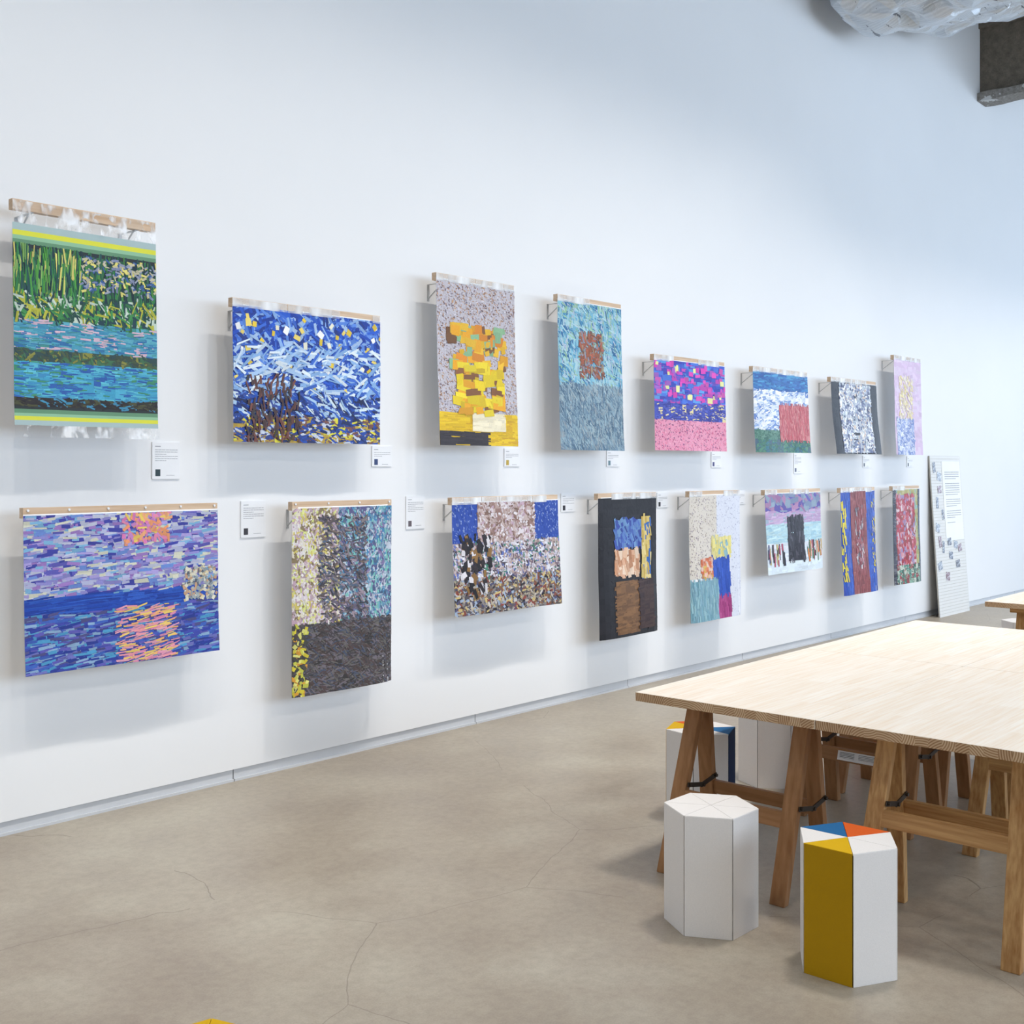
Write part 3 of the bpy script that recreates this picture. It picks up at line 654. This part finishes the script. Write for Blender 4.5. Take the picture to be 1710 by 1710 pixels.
# 14 lilac and pale teal bands
artwork('wide collage of mauve and pale teal bands around a black middle block', 8.39, 9.352, 1.412, 0.711, [
    (0, 1, 0, 0.22, P_('9c6c9c', '7c8cac', '5c50a4', 'a87ca4', '8ca0b4'), 60, .12, .05, 10, 40), (0, 1, 0.22, 0.38, P_('c0a4c8', 'b898c0', 'c8b0cc', '9cacc0'), 120, .12, .014, -3, 5),
    (0, 1, 0.38, 0.62, P_('a8ccd8', 'b4d4dc', '9cc4d4', 'c0dce0'), 130, .12, .012, -3, 6), (0, 1, 0.62, 0.86, P_('dce0e8', 'e4e8ee', 'd4dce4'), 60, .1, .03, 0, 10),
    (0, 1, 0.86, 1, P_('d8e4ec', 'e0ecf0'), 40, .1, .02, 0, 4), (0.38, 0.66, 0.3, 0.86, P_('24202c', '2c2834', '4c4854', '1c1824'), 120, .06, .02, 85, 20),
    (0, 0.32, 0.66, 0.88, P_('2c242c', 'a83c5c', 'b8a86c', '3c4478', '1c181c'), 26, .11, .022, 88, 5, 'over'), (0.7, 1, 0.64, 0.86, P_('a83c4c', 'd87c3c', '2c242c', '5c7c5c', 'c8a870'), 24, .10, .022, 88, 6, 'over')], seed=14, lean=0.03)
# 15 blue with maroon column
artwork('narrow-looking bright blue collage with a maroon central stripe and yellow scraps', 9.742, 10.445, 1.41, 0.429, [
    (0, 1, 0, 1, P_('2450b4', '2c5cc0', '1c48a8', '3c54b0'), 260, .09, .02, 85, 15), (0.27, 0.72, 0, 1, P_('8c4448', '944c50', '7c3c40', '9c5858'), 200, .09, .014, 88, 10),
    (0.40, 0.6, 0.15, 0.75, P_('b87c84', '8c8890', 'c8c0c4', 'a0505c', '5c5868'), 90, .05, .016, 85, 25, 'over'), (0, 0.12, 0.1, 0.85, P_('dcc83c', 'e4d44c'), 40, .07, .02, 85, 15, 'over'),
    (0.85, 1, 0.1, 0.8, P_('dcc83c', '8c8cc0', 'c8b83c'), 60, .03, .014, 80, 30, 'over')], seed=15, lean=0.05, curl=0.02)
# 16 red with dark edge
artwork('red and olive collage with a dark striped edge, last in the lower row', 10.848, 11.48, 1.412, 0.44, [
    (0, 1, 0, 1, P_('b8b070', '8cb4a8', 'a8a060', 'c0b880'), 200, .07, .02, 80, 20), (0.12, 0.8, 0.06, 0.84, P_('b03044', 'c04454', 'a82838', 'd08c98', 'b84c4c', '8c3434', 'd8c0c4', '9c88b0'), 300, .05, .03, 70, 50),
    (0, 0.12, 0, 1, P_('3c3c4c', '4c4c5c', '2c2c38', '74747c'), 160, .04, .006, 0, 10), (0.93, 1, 0, 1, P_('4c5064', '3c4054', '5c6474'), 60, .03, .008, 0, 10),
    (0.1, 0.93, 0.8, 1, P_('3c6c5c', '8cb09c', 'a03c44', 'c8d0c0', '2c4c44', '5c9484'), 300, .018, .010, 40, 70)], seed=16, lean=0.03, curl=0.01)

# ------------------------------------------------------------ caption cards on the wall
def card(label, X0, X1, zt, zb, thumb, rows=6):
    W, H = X1 - X0, zt - zb
    e = empty('caption_card', (X0, 0, zb)); tag(e, label, 'caption card', 'white caption cards on the wall')
    MB().box(0, -0.007, 0, W, -0.0005, H).build('card', 'card_white', e, 0.0006)
    th = MB().box(W * 0.11, -0.0078, H * 0.08, W * 0.11 + 0.026, -0.0066, H * 0.08 + 0.033).build('thumbnail_print', thumb, e)
    q = MB(); r = random.Random(int(X0 * 100))
    q.box(W * .1, -.0075, H - .022, W * .1 + .03, -.0068, H - .0185)
    for i in range(rows):
        z = H - 0.038 - i * 0.0105
        if z < H * 0.08 + 0.045: break
        x = W * 0.1; end = W * (0.92 if i % 3 != 2 else 0.5)
        while x < end:
            l = r.uniform(0.006, 0.02); q.box(x, -.0075, z, min(x + l, end), -.0068, z + 0.0024); x += l + 0.0022
    q.box(W * .5, -.0075, H * .1, W * .8, -.0068, H * .1 + .002)
    q.build('printed_lines', 'ink_pale', e)['kind'] = 'stuff'
for i, c in enumerate([(30, 56, 62), (40, 60, 110), (190, 160, 50), (110, 140, 150), (70, 70, 120), (80, 90, 120), (90, 96, 110), (60, 62, 76), (52, 50, 56), (100, 90, 96), (46, 44, 52), (40, 38, 44), (54, 54, 66)]):
    plain('thumb_%d' % i, c, 0.5)
cards = [('tall white caption card with a dark green print, right of the green and turquoise collage', 2.913, 3.062, 1.72, 1.542),
         ('white caption card right of the royal blue collage', 4.292, 4.441, 1.72, 1.603), ('white caption card with a yellow print', 5.40, 5.545, 1.72, 1.603),
         ('white caption card below the lower right corner of the pale turquoise collage', 6.469, 6.616, 1.72, 1.603),
         ('white caption card below the right corner of the violet and pink collage', 7.83, 7.975, 1.72, 1.597), ('white caption card below the collage with the red block', 9.165, 9.305, 1.72, 1.543),
         ('white caption card below the charcoal collage', 10.525, 10.672, 1.71, 1.596), ('white caption card below the pale pink collage', 11.545, 11.692, 1.71, 1.60),
         ('white caption card between the lilac and blue collage and the mottled collage', 3.414, 3.565, 1.426, 1.238),
         ('white caption card between the mottled collage and the blue cornered mosaic', 4.553, 4.702, 1.429, 1.236), ('white caption card right of the blue cornered mosaic', 5.966, 6.114, 1.422, 1.297),
         ('white caption card right of the black collage', 7.085, 7.225, 1.41, 1.296), ('white caption card right of the cream dotted collage', 8.2, 8.34, 1.41, 1.294)]
for i, c in enumerate(cards): card(*c, 'thumb_%d' % i)

# ------------------------------------------------------------ slatted board leaning on the wall
Wb, Hb, yb0 = 0.83, 1.722, 0.135
Lb = math.hypot(Hb, yb0 - 0.02)
lb = empty('leaning_board', (12.09, -yb0, 0.0))
lb.rotation_euler = (-math.atan2(yb0 - 0.02, Hb), 0, 0)
tag(lb, 'tall white grooved board with pinned photos, leaning against the wall', 'display board')
vv, ff, fm = [], [], []
T = 0.016; ns = 52
m = MB()
m.box(0, 0.004, 0, Wb, T, Lb); m.build('panel', 'board_edge', lb)
for i in range(ns):
    z0, z1 = Lb * i / ns, Lb * (i + 1) / ns - 0.0025
    MB().box(0, 0, z0, Wb, 0.0045, z1).build('slat', 'board_white', lb)
sx0, sx1, sz0, sz1 = 0.30, 0.80, 0.80, 1.665
sheet = MB().box(sx0, -0.0032, sz0, sx1, -0.0004, sz1).build('text_sheet', 'sheet_paper', lb)
q = MB(); r = random.Random(3); z = sz1 - 0.12
for par in (4, 6, 4, 4, 1):
    for i in range(par):
        x = sx0 + 0.06; end = sx1 - (0.04 if i < par - 1 else r.uniform(0.1, 0.25))
        while x < end:
            l = r.uniform(0.01, 0.04); q.box(x, -.0042, z, min(x + l, end), -.0034, z + 0.006); x += l + 0.005
        z -= 0.024
    z -= 0.03
q.build('printed_lines', 'ink_pale', sheet)['kind'] = 'stuff'
cols_ = [('photo_a', (70, 74, 96)), ('photo_b', (150, 160, 176)), ('photo_c', (140, 100, 110)), ('photo_d', (96, 104, 128))]
for n_, c in cols_:
    t = NT(n_); v = t.coord(); f = t.noise(v, 40, 3, 0.7); b = s2l(c)
    t.set(t.ramp(f, [(0.38, tuple(x * 0.35 for x in b)), (0.5, b), (0.62, (0.75, 0.78, 0.82))]), 0.4)
for k, (px_, pz_, w_, h_, rt) in enumerate([(.09, 1.60, .07, .11, -8), (.21, 1.50, .11, .09, 12), (.20, 1.36, .10, .08, -4), (.12, 1.22, .06, .12, 6), (.25, 1.09, .05, .11, -10),
                                (.09, .95, .10, .09, 15), (.13, .80, .07, .12, -6), (.21, .74, .05, .13, 10), (.38, .79, .10, .08, -5), (.55, .75, .10, .08, 12), (.66, .71, .10, .08, -10),
                                (.40, .64, .10, .08, 6), (.58, .54, .11, .08, -4), (.09, .54, .11, .09, -14), (.28, .42, .10, .09, 8)]):
    o = MB().box(-w_ / 2, -0.0028, -h_ / 2, w_ / 2, -0.0008, h_ / 2).build('photo', cols_[k % 4][0], lb)
    o.location = (px_, -0.0002 * (k % 3) - 0.0002, pz_); o.rotation_euler = (0, math.radians(rt), 0)
